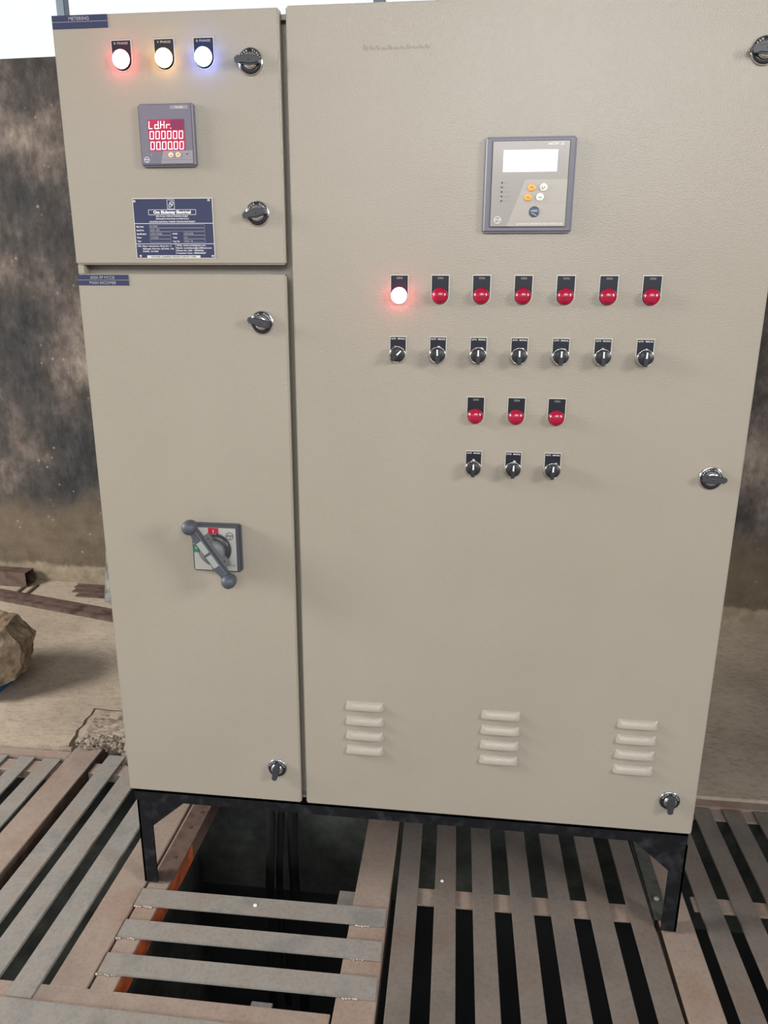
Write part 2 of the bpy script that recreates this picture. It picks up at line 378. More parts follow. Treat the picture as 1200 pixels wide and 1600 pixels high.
for i in range(7): selector(LX[i] - .0012, .9400, -.80 if i == 0 else random.uniform(-.05, .04), 'selector switch turned towards manual, first of the upper row' if i == 0 else 'upright selector switch in the upper row')
for x in (.7175, .7880, .8570): selector(x, .7415, random.uniform(-.06, .02), 'upright selector switch in the lower row of three')

# cam locks ---------------------------------------------------------
def camlock(x, z, ang, lab):
    m = MB(True); m.lathe([(.0205, 0), (.0205, .0022), (.0195, .0030)], chrome, 40)
    m.lathe([(.0190, .0028), (.0188, .0036), (.0150, .0044), (.001, .0044)], lockblk, 40)
    for word, a0, a1 in (('OPEN', 155, 112), ('CLOSE', 72, 18)):
        n_ = len(word)
        for i, ch in enumerate(word):
            a = R(a0 + (a1 - a0) * i / (n_ - 1)); m.text(ch, 0, -.0013, .0027, white_ink, .0047, T=Matrix.Translation((cos(a) * .0160, sin(a) * .0160, 0)) @ Matrix.Rotation(a - pi / 2, 4, 'Z'), bold=.01)
    p = put('cam_lock', m, (x, -.0001, ZB + z), cab, lab)
    k = MB(True); k.lathe([(.0128, .004), (.0125, .0075), (.0105, .0100), (.0085, .0108)], chrome, 36)
    put('cam_ring', k, (x, -.0001, ZB + z), p)
    h = MB(True); Tm = rotZ(ang)
    pts = [(-.0165, .0042), (-.0120, .0062), (0, .0076), (.0120, .0062), (.0185, .0038), (.0232, .0032), (.0240, 0), (.0232, -.0032), (.0185, -.0038), (.0120, -.0062), (0, -.0076), (-.0120, -.0062), (-.0165, -.0042)]
    h.prism(pts[::-1], .008, .0160, lockbar, .0022, T=Tm, seg_=3)
    h.lathe([(.0018, .0161), (.0016, .0163)], blk, 12)
    put('cam_handle', h, (x, -.0001, ZB + z), p)
for x, z, a, t in ((.3345, 1.4005, pi - .03, 'top of the upper left door'), (.3365, 1.1710, pi + .2, 'lower corner of the upper left door'), (.3370, .9910, pi - .25, 'top of the tall left door'),
                   (.3335, .0830, -pi / 2 - .22, 'bottom of the tall left door'), (1.1310, .0770, -pi / 2, 'bottom right corner of the wide door'), (1.1300, .7350, -.02, 'right edge of the wide door'), (1.1275, 1.3950, pi + .05, 'top right corner of the wide door')):
    camlock(x, z, a, 'black and chrome cam lock at the ' + t)

# emblem ------------------------------------------------------------
def emblem(m, cx, cy, r, z, ink):
    T = Matrix.Translation((cx, cy, 0)); m.ring(r * .86, r, z, ink, 28, T)
    m.line([(cx - r * .85, cy + r * .02), (cx - r * .15, cy + r * .02)], r * .20, z, ink)
    m.line([(cx + r * .15, cy + r * .10), (cx + r * .85, cy + r * .10)], r * .20, z, ink)
    m.line([(cx - r * .5, cy + r * .45), (cx - r * .12, cy - r * .05), (cx + r * .05, cy + r * .5)], r * .10, z, ink)
    m.line([(cx + r * .28, cy + r * .10), (cx + r * .05, cy - r * .80)], r * .14, z, ink)

# energy meter ------------------------------------------------------
MX, MZ = .1880, 1.2935
m = MB(True); m.box((-.048, -.048, -.006), (.048, .048, .009), bezel, .0028, 3)
m.box((-.0455, -.0440, .0085), (.0440, .0450, .0098), mface, .0006)
put_meter = put('energy_meter', m, (MX, -.0001, ZB + MZ), cab, 'square dark energy meter with red digits')
f = MB(True); z = .0101
f.raw([(-.013, -.0438, z), (.0435, -.0438, z), (.0435, -.0240, z), (-.0075, -.0240, z)], [(0, 1, 2, 3)], mface2)
e_ = MB(True); e_.rect(.009, .0385, .040, .0440, z, mface2); put('model_plate', e_, (MX, -.0001, ZB + MZ), put_meter); f.text('WL4405', .0245, .0398, .0028, white_ink, z + .0001)
f.rect(-.011, -.0385, .0435, -.0380, z + .0001, mface)
f.text('MULTIFUNCTION METER', .012, -.0422, .0024, grey_ink, z + .0001)
emblem(f, -.0370, -.0375, .0046, z, white_ink)
f.line([(-.029, -.029), (-.0265, -.031)], .0016, z, grey_ink)
for k, t in enumerate(['V', 'A', 'PF', 'Hz', 'k', 'M', 'W', 'h']): f.text(t, -.0355, .0165 - k * .0066, .0018, grey_ink, z)
put('face_print', f, (MX, -.0001, ZB + MZ), put_meter)
d_ = MB(True); d_.lathe([(.0013, 0), (.0012, .0004)], dark_ink, 12); put('indicator_led', d_, (MX + .034, -.0102, ZB + MZ - .0295), put_meter)
g = MB(True)
g.rect(-.0310, .0080, .0315, .0235, .0102, redglow2); g.rect(-.0310, .0080, .0085, .0235, .0103, redglow)
g.rect(-.0310, -.0078, .0315, .0078, .0102, redglow); g.rect(-.0300, -.0238, .0315, -.0080, .0102, redglow)
SEG = {'a': (0, 1, 1, 1), 'b': (1, 1, 1, .5), 'c': (1, .5, 1, 0), 'd': (0, 0, 1, 0), 'e': (0, 0, 0, .5), 'f': (0, .5, 0, 1), 'g': (0, .5, 1, .5)}
CHR = {'L': 'def', 'd': 'bcdeg', 'H': 'bcefg', 'r': 'eg', '0': 'abcdef'}
def digits(s_, x0, y0, wd, h, pitch, t, dots=()):
    for i, ch in enumerate(s_):
        for sg in CHR.get(ch, ''):
            a = SEG[sg]; sl = .06 * h
            g.line([(x0 + i * pitch + a[0] * wd + sl * a[1], y0 + a[1] * h), (x0 + i * pitch + a[2] * wd + sl * a[3], y0 + a[3] * h)], t, .0104, seg)
        if i in dots: g.rect(x0 + i * pitch + wd + .0006, y0 - .0006, x0 + i * pitch + wd + .0020, y0 + .0008, .0104, seg)
digits('LdHr', -.0292, .0098, .0060, .0112, .0101, .0014, (1, 3)); digits('000000', -.0286, -.0058, .0060, .0112, .0101, .0014); digits('000000', -.0284, -.0218, .0060, .0112, .0101, .0014, (1, 3))
put('led_display', g, (MX, -.0001, ZB + MZ), put_meter, 'red LED display reading LdHr and rows of zeros')
for bx in (.0060, .0185):
    b = MB(True); b.lathe([(.0044, 0), (.0044, .0012), (.0034, .0018), (.001, .0018)], cream, 24)
    b.line([(-.0016, -.0005), (0, .0013 if bx > .01 else -.0015), (.0016, -.0005)], .0007, .0020, dark_ink)
    put('push_button', b, (MX + bx, -.0099, ZB + MZ - .0308), put_meter)

# power factor controller ------------------------------------------
KX, KZ = .7885, 1.2105
m = MB(True); m.box((-.072, -.072, -.006), (.072, .072, .0085), bezel, .0030, 3)
m.box((-.0605, -.0635, .0080), (.0615, .0655, .0104), dark_ink, .0004); m.box((-.0598, -.0628, .0100), (.0608, .0648, .0108), cface, .0004)
pf = put('power_factor_controller', m, (KX, -.0001, ZB + KZ), cab, 'large square grey controller with a bright display and round buttons')
f = MB(True); z = .0110
f.raw([(-.033, -.0625, z), (.0605, -.0625, z), (.0605, .0080, z), (-.006, .0080, z)], [(0, 1, 2, 3)], cface2)
f.rect(-.021, -.0280, .0605, -.0276, z + .0001, cface); f.rect(-.031, -.0545, .0605, -.0541, z + .0001, cface)
f.text('AUTOMATIC POWER FACTOR CONTROLLER', .0200, -.0602, .0030, white_ink, z + .0001, w_=.074)
f.text('etaCON 12S', .0395, .0585, .0040, white_ink, z, w_=.025, bold=.03)
emblem(f, -.0478, -.0525, .0056, z, white_ink)
for k, t in enumerate(['CAP', 'IND', 'ALARM', 'MANUAL', 'EXPORT']):
    yy = .0035 - k * .0068; d_ = MB(True); d_.lathe([(.0013, 0), (.0012, .0004)], dark_ink, 12); put('indicator_led', d_, (KX - .0430, -.0111, ZB + KZ + yy), pf)
    f.text(t, -.0395, yy - .0010, .0020, grey_ink, z, 'L')
put('face_print', f, (KX, -.0001, ZB + KZ), pf)
g = MB(True); g.box((-.0425, .0195, .0104), (.0425, .0515, .0112), lcd, .0002)
for (xa, ya, xb) in ((-.038, .0455, .0010), (.006, .0452, .027)): g.rect(xa, ya, xb, ya + .0006, .0113, lcdink)
for k in range(5): g.rect(-.035 + k * .010, .028, -.029 + k * .010, .0285, .0113, lcdink)
put('lcd_screen', g, (KX, -.0001, ZB + KZ), pf, 'bright rectangular LCD screen')
for bx, by, mt, sy in ((.0045, -.0040, gold, 1), (-.0005, -.0185, gold, -1), (.0235, -.0040, whiteb, 0), (.0185, -.0185, whiteb, 2)):
    b = MB(True); b.lathe([(.0062, 0), (.0062, .0016), (.0052, .0026), (.001, .0028)], mt, 28)
    if sy in (1, -1): b.line([(-.0026, -.0008 * sy), (0, .0012 * sy), (.0026, -.0008 * sy)], .0008, .0030, dark_ink)
    elif sy == 0: b.line([(-.0026, .0020), (-.0026, -.0026), (.0005, -.0010), (.0026, .0015)], .0008, .0030, dark_ink)
    else: b.line([(-.0028, -.0004), (.0028, -.0004)], .0010, .0030, dark_ink)
    put('push_button', b, (KX + bx, -.0108, ZB + KZ + by), pf, 'orange round button' if mt is gold else 'white round button')
b = MB(True); b.lathe([(.0084, 0), (.0084, .0010), (.0080, .0014)], navyb, 32)
b.text('LOCK', 0, 0, .0030, white_ink, .0016, w_=.0100); b.line([(-.004, -.0028), (-.001, -.0028), (.002, -.0052), (.004, -.0052)], .0006, .0016, white_ink)
put('push_button', b, (KX + .0105, -.0108, ZB + KZ - .0405), pf, 'slate round button marked LOCK')

# maker's nameplate -------------------------------------------------
m = MB(True); NW, NH = .1430, .0985; m.box((0, 0, 0), (NW, NH, .0009), alu, .0002); z = .0012; m.rect(.0012, .0012, NW - .0012, NH - .0012, .0010, navy)
U = lambda px: px / 1100 * NW
V = lambda py: NH - (py - 10) / 800 * NH
def T_(s_, px, py, h, al='L', wd=None, ink=white_ink, bold=.02): m.text(s_, U(px), V(py), h, ink, z, al, wd, bold)
m.frame(U(478), V(155), U(580), V(32), .0006, z, white_ink)
m.line([(U(500), V(125)), (U(515), V(70)), (U(550), V(50)), (U(566), V(75)), (U(545), V(100)), (U(520), V(95)), (U(540), V(75))], .0009, z, white_ink)
m.line([(U(500), V(140)), (U(530), V(120)), (U(556), V(100))], .0008, z, white_ink)
m.frame(U(212), V(230), U(868), V(160), .0006, z, white_ink)
T_('Om Ekdantay Electrical', 540, 212, .0048, 'C', U(515), bold=.045)
T_('MFG. OF ALL TYPES OF CONTROL PANELS', 535, 256, .0021, 'C', U(440)); T_('SPECIALISE IN INDUSTRIAL AUTOMATION &', 540, 289, .0021, 'C', U(455)); T_('INDUSTRIAL ELECTRICAL TURNKEY CONTRACTING PROJECT', 535, 327, .0021, 'C', U(630))
for py in (342, 612): m.rect(.0012, V(py + 3), NW - .0012, V(py - 3), z, white_ink)
for k, t in enumerate(['Mfg. Date', 'Serial No.', 'Specification', 'Phase', 'Type']): T_(t, 28, 393 + 48 * k, .0025)
for k, t in enumerate(['KVAR', 'Volts', 'Drg. No.']): T_(t, 530, 488 + 50 * k, .0025)
for x0, x1, y0, y1, t in ((212, 975, 357, 398, '8/1/2023'), (212, 975, 405, 445, '2324 - 476'), (212, 500, 452, 495, 'APFC PANEL'), (212, 500, 500, 545, '3 PHASE'), (212, 500, 550, 592, ''),
                          (680, 975, 452, 495, '330 KVAR'), (680, 975, 500, 545, '415'), (680, 975, 550, 592, '2324 - 76')):
    m.frame(U(x0), V(y1), U(x1), V(y0), .0004, z, grey_ink)
    if t: T_(t, x0 + 12, y1 - 8, .0027, ink=grey_ink)
for k, t in enumerate(['Off.: Mayur Apartment, Shop No.: 3', 'Bijlinagar, Plot No.: 63 S.No. 136', 'PUNE : 411033']): T_(t, 28 if k == 0 else 100, 650 + 36 * k, .0023, wd=U([470, 430, 210][k]))
m.rect(U(560), V(755), U(563), V(615), z, white_ink)
for k, t in enumerate(['Web.: www.omekdantay.com', 'Email.: omekdanta@rediffmail.com', 'Phone No.: 020 - 30596426', 'Customer Care : 9890540207']): T_(t, 575, 642 + 34 * k, .0023, wd=U([400, 480, 370, 400][k]))
m.rect(U(150), V(800), U(895), V(766), z, alu); m.text('POWER CARING PEOPLE SINCE 1998', U(520), V(795), .0025, dark_ink, z + .0001, 'C', U(620), .02)
npl = put('nameplate', m, (.1150, -.0001, ZB + 1.0985), cab, 'navy nameplate with white lettering and four corner rivets')
for px, py in ((30, 50), (1050, 38), (60, 780), (1068, 785)):
    r_ = MB(True); r_.lathe([(.0022, 0), (.0020, .0008), (.001, .0012)], alu, 18); r_.lathe([(.0009, .0012), (.0008, .0014)], dark_ink, 10)
    put('rivet', r_, (.1150 + min(max(U(px), .004), NW - .004), -.0010, ZB + 1.0985 + min(max(V(py), .004), NH - .004)), npl)

# faint pencil writing near the top of the wide door
m = MB(True)
for k in range(11):
    x = k * .0098; hh = random.uniform(.003, .009)
    m.line([(x, 0), (x + .002, hh), (x + .004, 0), (x + .0065, hh * .6), (x + .0075, .0005)], .0007, 0, faint)
put('pencil_writing', m, (.5180, -.0003, ZB + 1.4120), cab, 'faint illegible pencil writing')

# rotary handle of the main breaker --------------------------------
HX, HZ = .2335, .5700
m = MB(True); hw = .0475
m.box((-hw, -hw, -.006), (hw, hw, .012), greyp, .003, 2); m.box((-hw + .0015, -hw + .0015, .010), (hw - .0015, hw - .0015, .0185), greyp, .0025, 3)
m.box((-hw + .0045, -hw + .0045, .0180), (hw - .0065, hw - .0050, .0190), silver, .0003)
rh = put('rotary_handle', m, (HX, -.0001, ZB + HZ), cab, 'grey breaker handle on a silver square plate')
f = MB(True); z = .0193
e_ = MB(True); e_.rect(-.0125, .0225, .0075, hw - .0052, z, redb); put('position_mark', e_, (HX, -.0001, ZB + HZ), rh, 'red mark at the top of the plate')
e_ = MB(True); e_.rect(-hw + .0046, -.0080, -.0300, .0080, z, greenb); put('position_mark', e_, (HX, -.0001, ZB + HZ), rh, 'green mark at the left of the plate')
f.text('I', -.0025, .0335, .0046, white_ink, z + .0001, bold=.03); f.text('ON', -.0025, .0265, .0028, white_ink, z + .0001)
f.text('O', -.0385, -.001, .0040, white_ink, z + .0001)
emblem(f, .0290, .0270, .0075, z, dark_ink)
f.text('DN3 630', .0300, -.0325, .0028, dark_ink, z); f.rect(.0225, -.0365, .0395, -.0361, z, grey_ink)
put('face_print', f, (HX, -.0001, ZB + HZ), rh)
hb = MB(True); hb.lathe([(.0315, .019), (.0310, .027), (.0285, .029)], blk, 44); hb.lathe([(.0240, .028), (.0238, .040), (.0225, .043), (.001, .043)], greyh2, 44)
hb.box((-.006, .024, .019), (.006, .033, .026), greyh2, .0015)
put('hub', hb, (HX, -.0001, ZB + HZ), rh)
lv = MB(True); A = math.atan2(-.106, .072); Tm = rotZ(A)
def handle_outline(w0, w1, L):
    return [(-L, -w0), (-L * .45, -w0 * .95), (-L * .25, -w1), (L * .25, -w1), (L * .45, -w0 * .95), (L, -w0), (L, w0), (-L, w0)]
lv.prism(handle_outline(.0075, .0095, .058), .040, .056, greyh, .003, T=Tm, seg_=3)
lv.prism([(-.034, .0060), (-.034, .0150), (-.018, .0160), (-.016, .0110), (.016, .0110), (.018, .0160), (.036, .0150), (.040, .0060)][::-1], .030, .046, greyh2, .002, T=Tm)
for sg in (-1, 1):
    pr = [(.0090, .036)] + [(.0140 * cos(a) if a > 0 else .0140, .050 + .0150 * sin(a)) for a in [-.9 + 2.45 * i / 12 for i in range(13)]]
    lv.lathe([(.0075, .037), (.0120, .040), (.0138, .047), (.0140, .053), (.0128, .059), (.0098, .0635), (.0055, .0660), (.0008, .0668)], greyh, 32, T=rotZ(A, (cos(A) * .0625 * sg, sin(A) * .0625 * sg, 0)))
put('lever', lv, (HX - .001, -.0001, ZB + HZ), rh, 'slanted grey lever with rounded ends')
st = MB(True)
for a, b in ((-.030, -.004), (.001, .027)): st.box((a, -.0068, .0560), (b, .0052, .0566), sticker, .0002, T=Tm)
put('foil_label', st, (HX - .001, -.0001, ZB + HZ), rh)
def hole(T, z0, r_):
    hl = MB(True); hl.lathe([(r_, z0), (r_ * .95, z0 + .0002)], dark_ink, 14, T=T); put('screw_hole', hl, (HX, -.0001, ZB + HZ), rh)
hole(Matrix.Translation((.009, .004, 0)), .0431, .0022)
for t in (-.026, .026): hole(Tm @ Matrix.Translation((t, .0135, 0)), .0461, .0017)

# louvres -----------------------------------------------------------
def louvre_mesh():
    m = MB(True); NU, NV = 30, 10; Wd, Hd, Dp = .0400, .0175, .0085; vs = []; fs = []
    for j in range(NV + 1):
        for i in range(NU + 1):
            u = -1 + 2 * i / NU; v = j / NV
            hw_ = Wd - .0035 * (1 - v)
            e = max(0, 1 - abs(u) ** 7) ** .5
            vs.append((u * hw_, Hd * (1 - v), Dp * e * sin(pi / 2 * v) ** .75 + .0001))
    for j in range(NV):
        for i in range(NU): a = j * (NU + 1) + i; fs.append((a, a + NU + 1, a + NU + 2, a + 1))
    b0 = NV * (NU + 1); k0 = len(vs)
    for i in range(NU + 1): vs.append((vs[b0 + i][0], -.0008, -.0002))
    for i in range(NU): fs.append((b0 + i, k0 + i, k0 + i + 1, b0 + i + 1))
    m.raw(vs, fs, powder, None, True); return m.mesh('louvre')
lm = louvre_mesh()
for cx in (.5195, .7915, 1.0540):
    for k in range(4): put('louvre', lm, (cx, -.0001, ZB + .2345 - .0338 * k), cab)

# stand -------------------------------------------------------------
mb = MB(); zr = ZB - .001
mb.box((.008, .004, zr - .029), (CW - .004, .010, zr), frame_black, .001); mb.box((.008, .004, zr - .006), (CW - .004, .040, zr), frame_black)
mb.box((.008, .40, zr - .029), (CW - .004, .406, zr), frame_black); mb.box((.008, .01, zr - .029), (.014, .40, zr), frame_black); mb.box((CW - .010, .01, zr - .029), (CW - .004, .40, zr), frame_black)
put('stand_frame', mb, (0, 0, 0), cab, 'black enamelled angle frame')
def leg(x0, sgn, y0, front):
    mb = MB(); xa, xb = (x0, x0 + .031) if sgn > 0 else (x0 - .031, x0)
    t = .005; yy = (y0, y0 + t) if front else (y0 - t, y0)
    mb.box((xa, yy[0], .0045), (xb, yy[1], zr - .028), frame_black, .0006)
    sx0 = (x0, x0 + t) if sgn > 0 else (x0 - t, x0); sy0 = (y0, y0 + .031) if front else (y0 - .031, y0)
    mb.box((sx0[0], sy0[0], .0045), (sx0[1], sy0[1], zr - .028), frame_black, .0006)
    gx = xb if sgn > 0 else xa
    g3 = [(gx - sgn * .001, zr - .095), (gx + sgn * .078, zr - .026), (gx - sgn * .001, zr - .026)]
    if sgn < 0: g3 = g3[::-1]
    T = Matrix.Translation((0, yy[1] - .0005, 0)) @ Matrix.Rotation(pi / 2, 4, 'X')
    mb.prism(g3, 0, .004, frame_black, T=T)
    put('leg', mb, (0, 0, 0), cab)
leg(.012, 1, .004, True); leg(1.180, -1, .004, True); leg(.012, 1, .404, False); leg(1.180, -1, .404, False)

# ------------------------------------------------------------------ trench covers
def bar(mb, x0, x1, y0, y1, mat, z0=-.006, z1=0.0, sk=0.0, bev=.0012, sub=True):
    # a flat bar with slight waviness; sk skews its front end in x
    T = None
    q = bmesh.new(); bmesh.ops.create_cube(q, size=1)
    for v in q.verts:
        v.co = Vector(((x0 + x1) / 2 + v.co.x * (x1 - x0), (y0 + y1) / 2 + v.co.y * (y1 - y0), (z0 + z1) / 2 + v.co.z * (z1 - z0)))
    bmesh.ops.bevel(q, geom=q.edges[:], offset=bev, segments=1, affect='EDGES')
    for v in q.verts: v.co.x += sk * (v.co.y - y1)
    mb.bm(q, mat)
def bead(mb, x, y, z=0, n=5, dx=.006):
    for k in range(n):
        r_ = random.uniform(.0028, .0048); c = (x + (k - n / 2) * dx, y + random.uniform(-.002, .002), z)
        mb.lathe([(r_, -r_ * .5), (r_ * .9, r_ * .2), (r_ * .5, r_ * .6), (r_ * .1, r_ * .7)], weldm, 8, T=Matrix.Translation(c))
# left grating: flat bars running away from the camera
g1 = thing('floor_grating', 'grey slatted steel grating over the trench, furthest left, left of the broad raised beam', 'grating', (-.75, 0, 0))
xs = [-1.235, -1.150, -1.065, -.980, -.895, -.810, -.725, -.640, -.556, -.482]
for x in xs:
    m = MB(); bar(m, x, x + (.052 if x > -.5 else .047), -.88, .432, steel_grey, z0=-.008, z1=-.002); put('bar', m, (0, 0, 0), g1)
for y0 in (.375, -.02, -.45, -.86):
    m = MB(); bar(m, -1.25, -.425, y0, y0 + .05, steel_pink, z0=-.034, z1=-.0085); put('cross_bar', m, (0, 0, 0), g1)
b1 = thing('steel_beam', 'broad deep brown steel beam crossing the trench left of the panel, its far end mortared to the slab', 'beam', (-.37, 0, 0))
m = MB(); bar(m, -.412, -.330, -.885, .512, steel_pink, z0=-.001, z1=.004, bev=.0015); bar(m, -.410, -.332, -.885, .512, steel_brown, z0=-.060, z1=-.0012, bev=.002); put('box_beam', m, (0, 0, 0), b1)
# second grating E F G and its front rail
g2 = thing('floor_grating', 'grey steel grating of three long bars between the raised beam and the pinkish plate beam', 'grating', (-.19, 0, 0))
for x0, x1, y0, y1 in ((-.300, -.248, -.30, .462), (-.222, -.168, -.300, .462), (-.134, -.080, -.302, .462)):
    m = MB(); bar(m, x0, x1, y0, y1, steel_grey, z0=-.006, z1=.002); put('bar', m, (0, 0, 0), g2)
for y0 in (.385,):
    m = MB(); bar(m, -.325, -.068, y0, y0 + .045, steel_pink, z0=-.032, z1=-.0065); put('cross_bar', m, (0, 0, 0), g2)
# plate beam H
b2 = thing('steel_beam', 'pinkish brown flat steel beam running under the left front leg of the panel', 'beam', (0, 0, 0))
m = MB(); bar(m, -.062, .014, -.272, .462, steel_pink, z0=-.05, z1=0, bev=.002, sk=0.0); put('plate', m, (0, 0, 0), b2)
# ladder grating: ledge angle with orange leg, three rungs, wide right plate, front rail
g3 = thing('floor_grating', 'open ladder grating with short cross rungs in front of the panel beside the black opening', 'grating', (.28, -.1, 0))
m = MB(); m.box((.020, -.274, -.006), (.068, .462, 0), steel_pink, .001)
put('ledge_angle', m, (0, 0, 0), g3)
m = MB(); m.box((.063, -.274, -.056), (.068, .150, -.006), orange_paint, .0008)
put('angle_side', m, (0, 0, 0), g3, 'orange painted side of the angle')
m = MB(); m.box((.063, .150, -.056), (.068, .462, -.006), steel_brown, .0008); m.box((.0265, .012, .0006), (.074, .395, .0038), steel_brown, .001)
for hx, hy in ((.052, .085), (.050, .19), (.058, .25)): m.lathe([(.0055, .0038), (.0053, .0040)], crack_m, 12, T=Matrix.Translation((hx, hy, 0)))
put('drilled_strip', m, (0, 0, 0), g3, 'rusty brown drilled strip under the panel')
for y0, y1 in ((-.064, -.017), (-.149, -.104), (-.237, -.189)):
    m = MB(); T = rotZ(.014, (.016, 0, 0)); m.box((0, y0, .0005), (.553, y1, .0065), steel_grey, .0012, T=T)
    bead(m, .040, y0 + .001, .001, 7); bead(m, .525, y0 + .008, .001, 5)
    if y0 > -.1: m.lathe([(.0045, 0), (.004, .002), (.001, .003)], whitedrop, 12, T=Matrix.Translation((.282, -.036, .0065)))
    put('rung', m, (0, 0, 0), g3)
m = MB(); bar(m, .487, .566, -.88, .440, steel_pink, z0=-.045, z1=0, sk=-.012, bev=.002)
m.box((.452, .015, -.030), (.490, .062, -.024), steel_grey, .001); m.box((.330, -.262, -.034), (.372, -.232, -.028), steel_grey, .001)
put('side_plate', m, (0, 0, 0), g3)
m = MB(); m.box((-.34, -.312, -.006), (.489, -.268 , -.0005), steel_pink, .001, T=rotZ(.008)); m.box((-.34, -.312, -.05), (.489, -.306, -.006), steel_pink, .001, T=rotZ(.008))
put('front_rail', m, (0, 0, 0), g3)
# front grating, bars running across
g4 = thing('floor_grating', 'grating of grey flats running crosswise along the bottom left edge of the photo', 'grating', (.0, -.6, 0))
for k, (y0, y1) in enumerate(((-.392, -.309), (-.50, -.43), (-.61, -.54), (-.72, -.65), (-.83, -.76))):
    m = MB(); m.box((-.40, y0, .0005), (.490 - .004 * k, y1, .0065), steel_grey, .0012); put('bar', m, (0, 0, 0), g4)
for x in (-.39, .42):
    m = MB(); m.box((x, -.89, -.034), (x + .05, -.33, 0), steel_pink, .001); put('cross_bar', m, (0, 0, 0), g4)
# s grating
g5 = thing('floor_grating', 'grating of seven long brown grey bars running under the wide door of the panel', 'grating', (.85, -.2, 0))
for k in range(7):
    x0 = .5735 + .0845 * k + (.0 if k else 0); m = MB(); bar(m, x0, x0 + .0475, -.885, .452, steel_warm, z0=-.004, z1=.002, sk=-.021)
    if k == 1: m.lathe([(.004, 0), (.0035, .002), (.001, .003)], whitedrop, 12, T=Matrix.Translation((.6815, .090, .002)))
    put('bar', m, (.003, 0, 0), g5)
for y0 in (.022, -.50, .40):
    m = MB(); m.box((.590, y0, -.0105), (1.128, y0 + .047, -.0045), steel_pink, .001, T=rotZ(.018, (0, -.010, 0))); put('cross_bar', m, (0, 0, 0), g5)
# K beam
b3 = thing('steel_beam', 'brown flat steel beam running under the right front leg of the panel', 'beam', (1.19, -.2, 0))
m = MB(); bar(m, 1.153, 1.224, -.88, .462, steel_pink, z0=-.05, z1=0, bev=.002, sk=0); put('plate', m, (0, 0, 0), b3)
m = MB(); m.box((1.139, .036, -.05), (1.1445, .462, -.001), steel_dark, .0008); m.box((1.1445, .036, .0003), (1.176, .370, .0042), steel_dark, .001)
m.lathe([(.006, 0), (.006, .004), (.003, .006)], galv, 8, T=Matrix.Translation((1.160, .092, .0042)))
put('dark_angle', m, (0, 0, 0), b3, 'dark green grey angle with a bolt')
# t grating
g6 = thing('floor_grating', 'grey slatted steel grating furthest right, right of the panel stand', 'grating', (1.6, 0, 0))
for k, x in enumerate((1.249, 1.325, 1.403, 1.481, 1.559, 1.637, 1.715, 1.793, 1.871)):
    m = MB(); bar(m, x, x + .0475, -.885, .432, steel_warm, z0=-.004, z1=.002); put('bar', m, (0, 0, 0), g6)
for y0 in (.396, .080, -.45, -.86):
    m = MB(); m.box((1.24, y0, -.0105), (1.93, y0 + .040, -.0045), steel_pink, .001); put('cross_bar', m, (0, 0, 0), g6)
# edge strips along the slab
m = MB(); m.box((-1.29, .436, -.035), (-.415, .468, -.001), steel_pink, .002); thing('edge_strip', 'brown steel edge strip between concrete slab and slats, left of the panel', 'metal strip', (0, 0, 0), me=m)
m = MB(); m.box((1.232, .437, -.035), (1.99, .468, .002), steel_pink, .002); thing('edge_strip', 'brown steel edge strip between concrete slab and slats, right of the panel', 'metal strip', (0, 0, 0), me=m)

# cables dropping into the pit
for k, (x, y, r_) in enumerate(((.232, .245, .011), (.262, .26, .009), (.305, .25, .013))):
    pts = [(x + .012 * sin(i * .5 + k), y + .01 * cos(i * .7 + k), ZB - .001 - i * (ZB + .60) / 12) for i in range(13)]
    m = MB(); m.tube(pts, r_, cable_m, 12)
    thing('power_cable', ['thin black cable dropping from the panel into the pit, left of three', 'thin black cable dropping from the panel into the pit, middle of three', 'thickest black cable dropping from the panel into the pit, right of three'][k], 'cable', (0, 0, 0), 'cables under the panel', me=m)

# ------------------------------------------------------------------ things on the floor behind
def rocky(cx, cy, cz, rx, ry, rz, seed, mat, sub=4, cuts=14, amp=.05):
    rnd = random.Random(seed); q = bmesh.new(); bmesh.ops.create_icosphere(q, subdivisions=sub, radius=1)
    planes = []
    for k in range(cuts):
        d = Vector((rnd.gauss(0, 1), rnd.gauss(0, 1), rnd.gauss(0, 1))).normalized(); planes.append((d, rnd.uniform(.62, .86)))
    from mathutils import noise as mn
    for v in q.verts:
        p = v.co.copy()
        for d, h in planes:
            e = p.dot(d) - h
            if e > 0: p -= d * e * .93
        p += p.normalized() * mn.noise(p * 3.1 + Vector((seed, 0, 0))) * amp + p.normalized() * mn.noise(p * 11) * amp * .35
        v.co = Vector((p.x * rx, p.y * ry, p.z * rz))
    m = MB(); m.bm(q, mat, Matrix.Translation((0, 0, 0)), False); return m
from mathutils import noise as mn
q = bmesh.new()
for p in ((-1.06, .70, .066), (-.80, .655, .064), (-.742, .72, .070), (-.738, .80, .085), (-.80, .92, .08), (-1.05, .93, .08), (-1.08, .80, .12), (-.722, .735, .115), (-.728, .745, .190), (-.742, .86, .185),
          (-.79, .665, .13), (-.795, .675, .205), (-.775, .75, .245), (-.80, .86, .245), (-.90, .72, .275), (-.95, .88, .27), (-1.04, .72, .24), (-.93, .665, .20), (-1.06, .90, .2), (-.755, .69, .10)):
    q.verts.new(p)
bmesh.ops.convex_hull(q, input=q.verts[:]); bmesh.ops.delete(q, geom=[v for v in q.verts if not v.link_faces], context='VERTS')
bmesh.ops.triangulate(q, faces=q.faces[:])
for _ in range(4): bmesh.ops.subdivide_edges(q, edges=q.edges[:], cuts=1, use_grid_fill=True)
cc = Vector((-.90, .79, .17))
for v in q.verts:
    d = (v.co - cc).normalized(); v.co += d * (mn.noise(v.co * 16) * .010 + mn.noise(v.co * 48) * .0045)
    v.co.z = max(v.co.z, .0645)
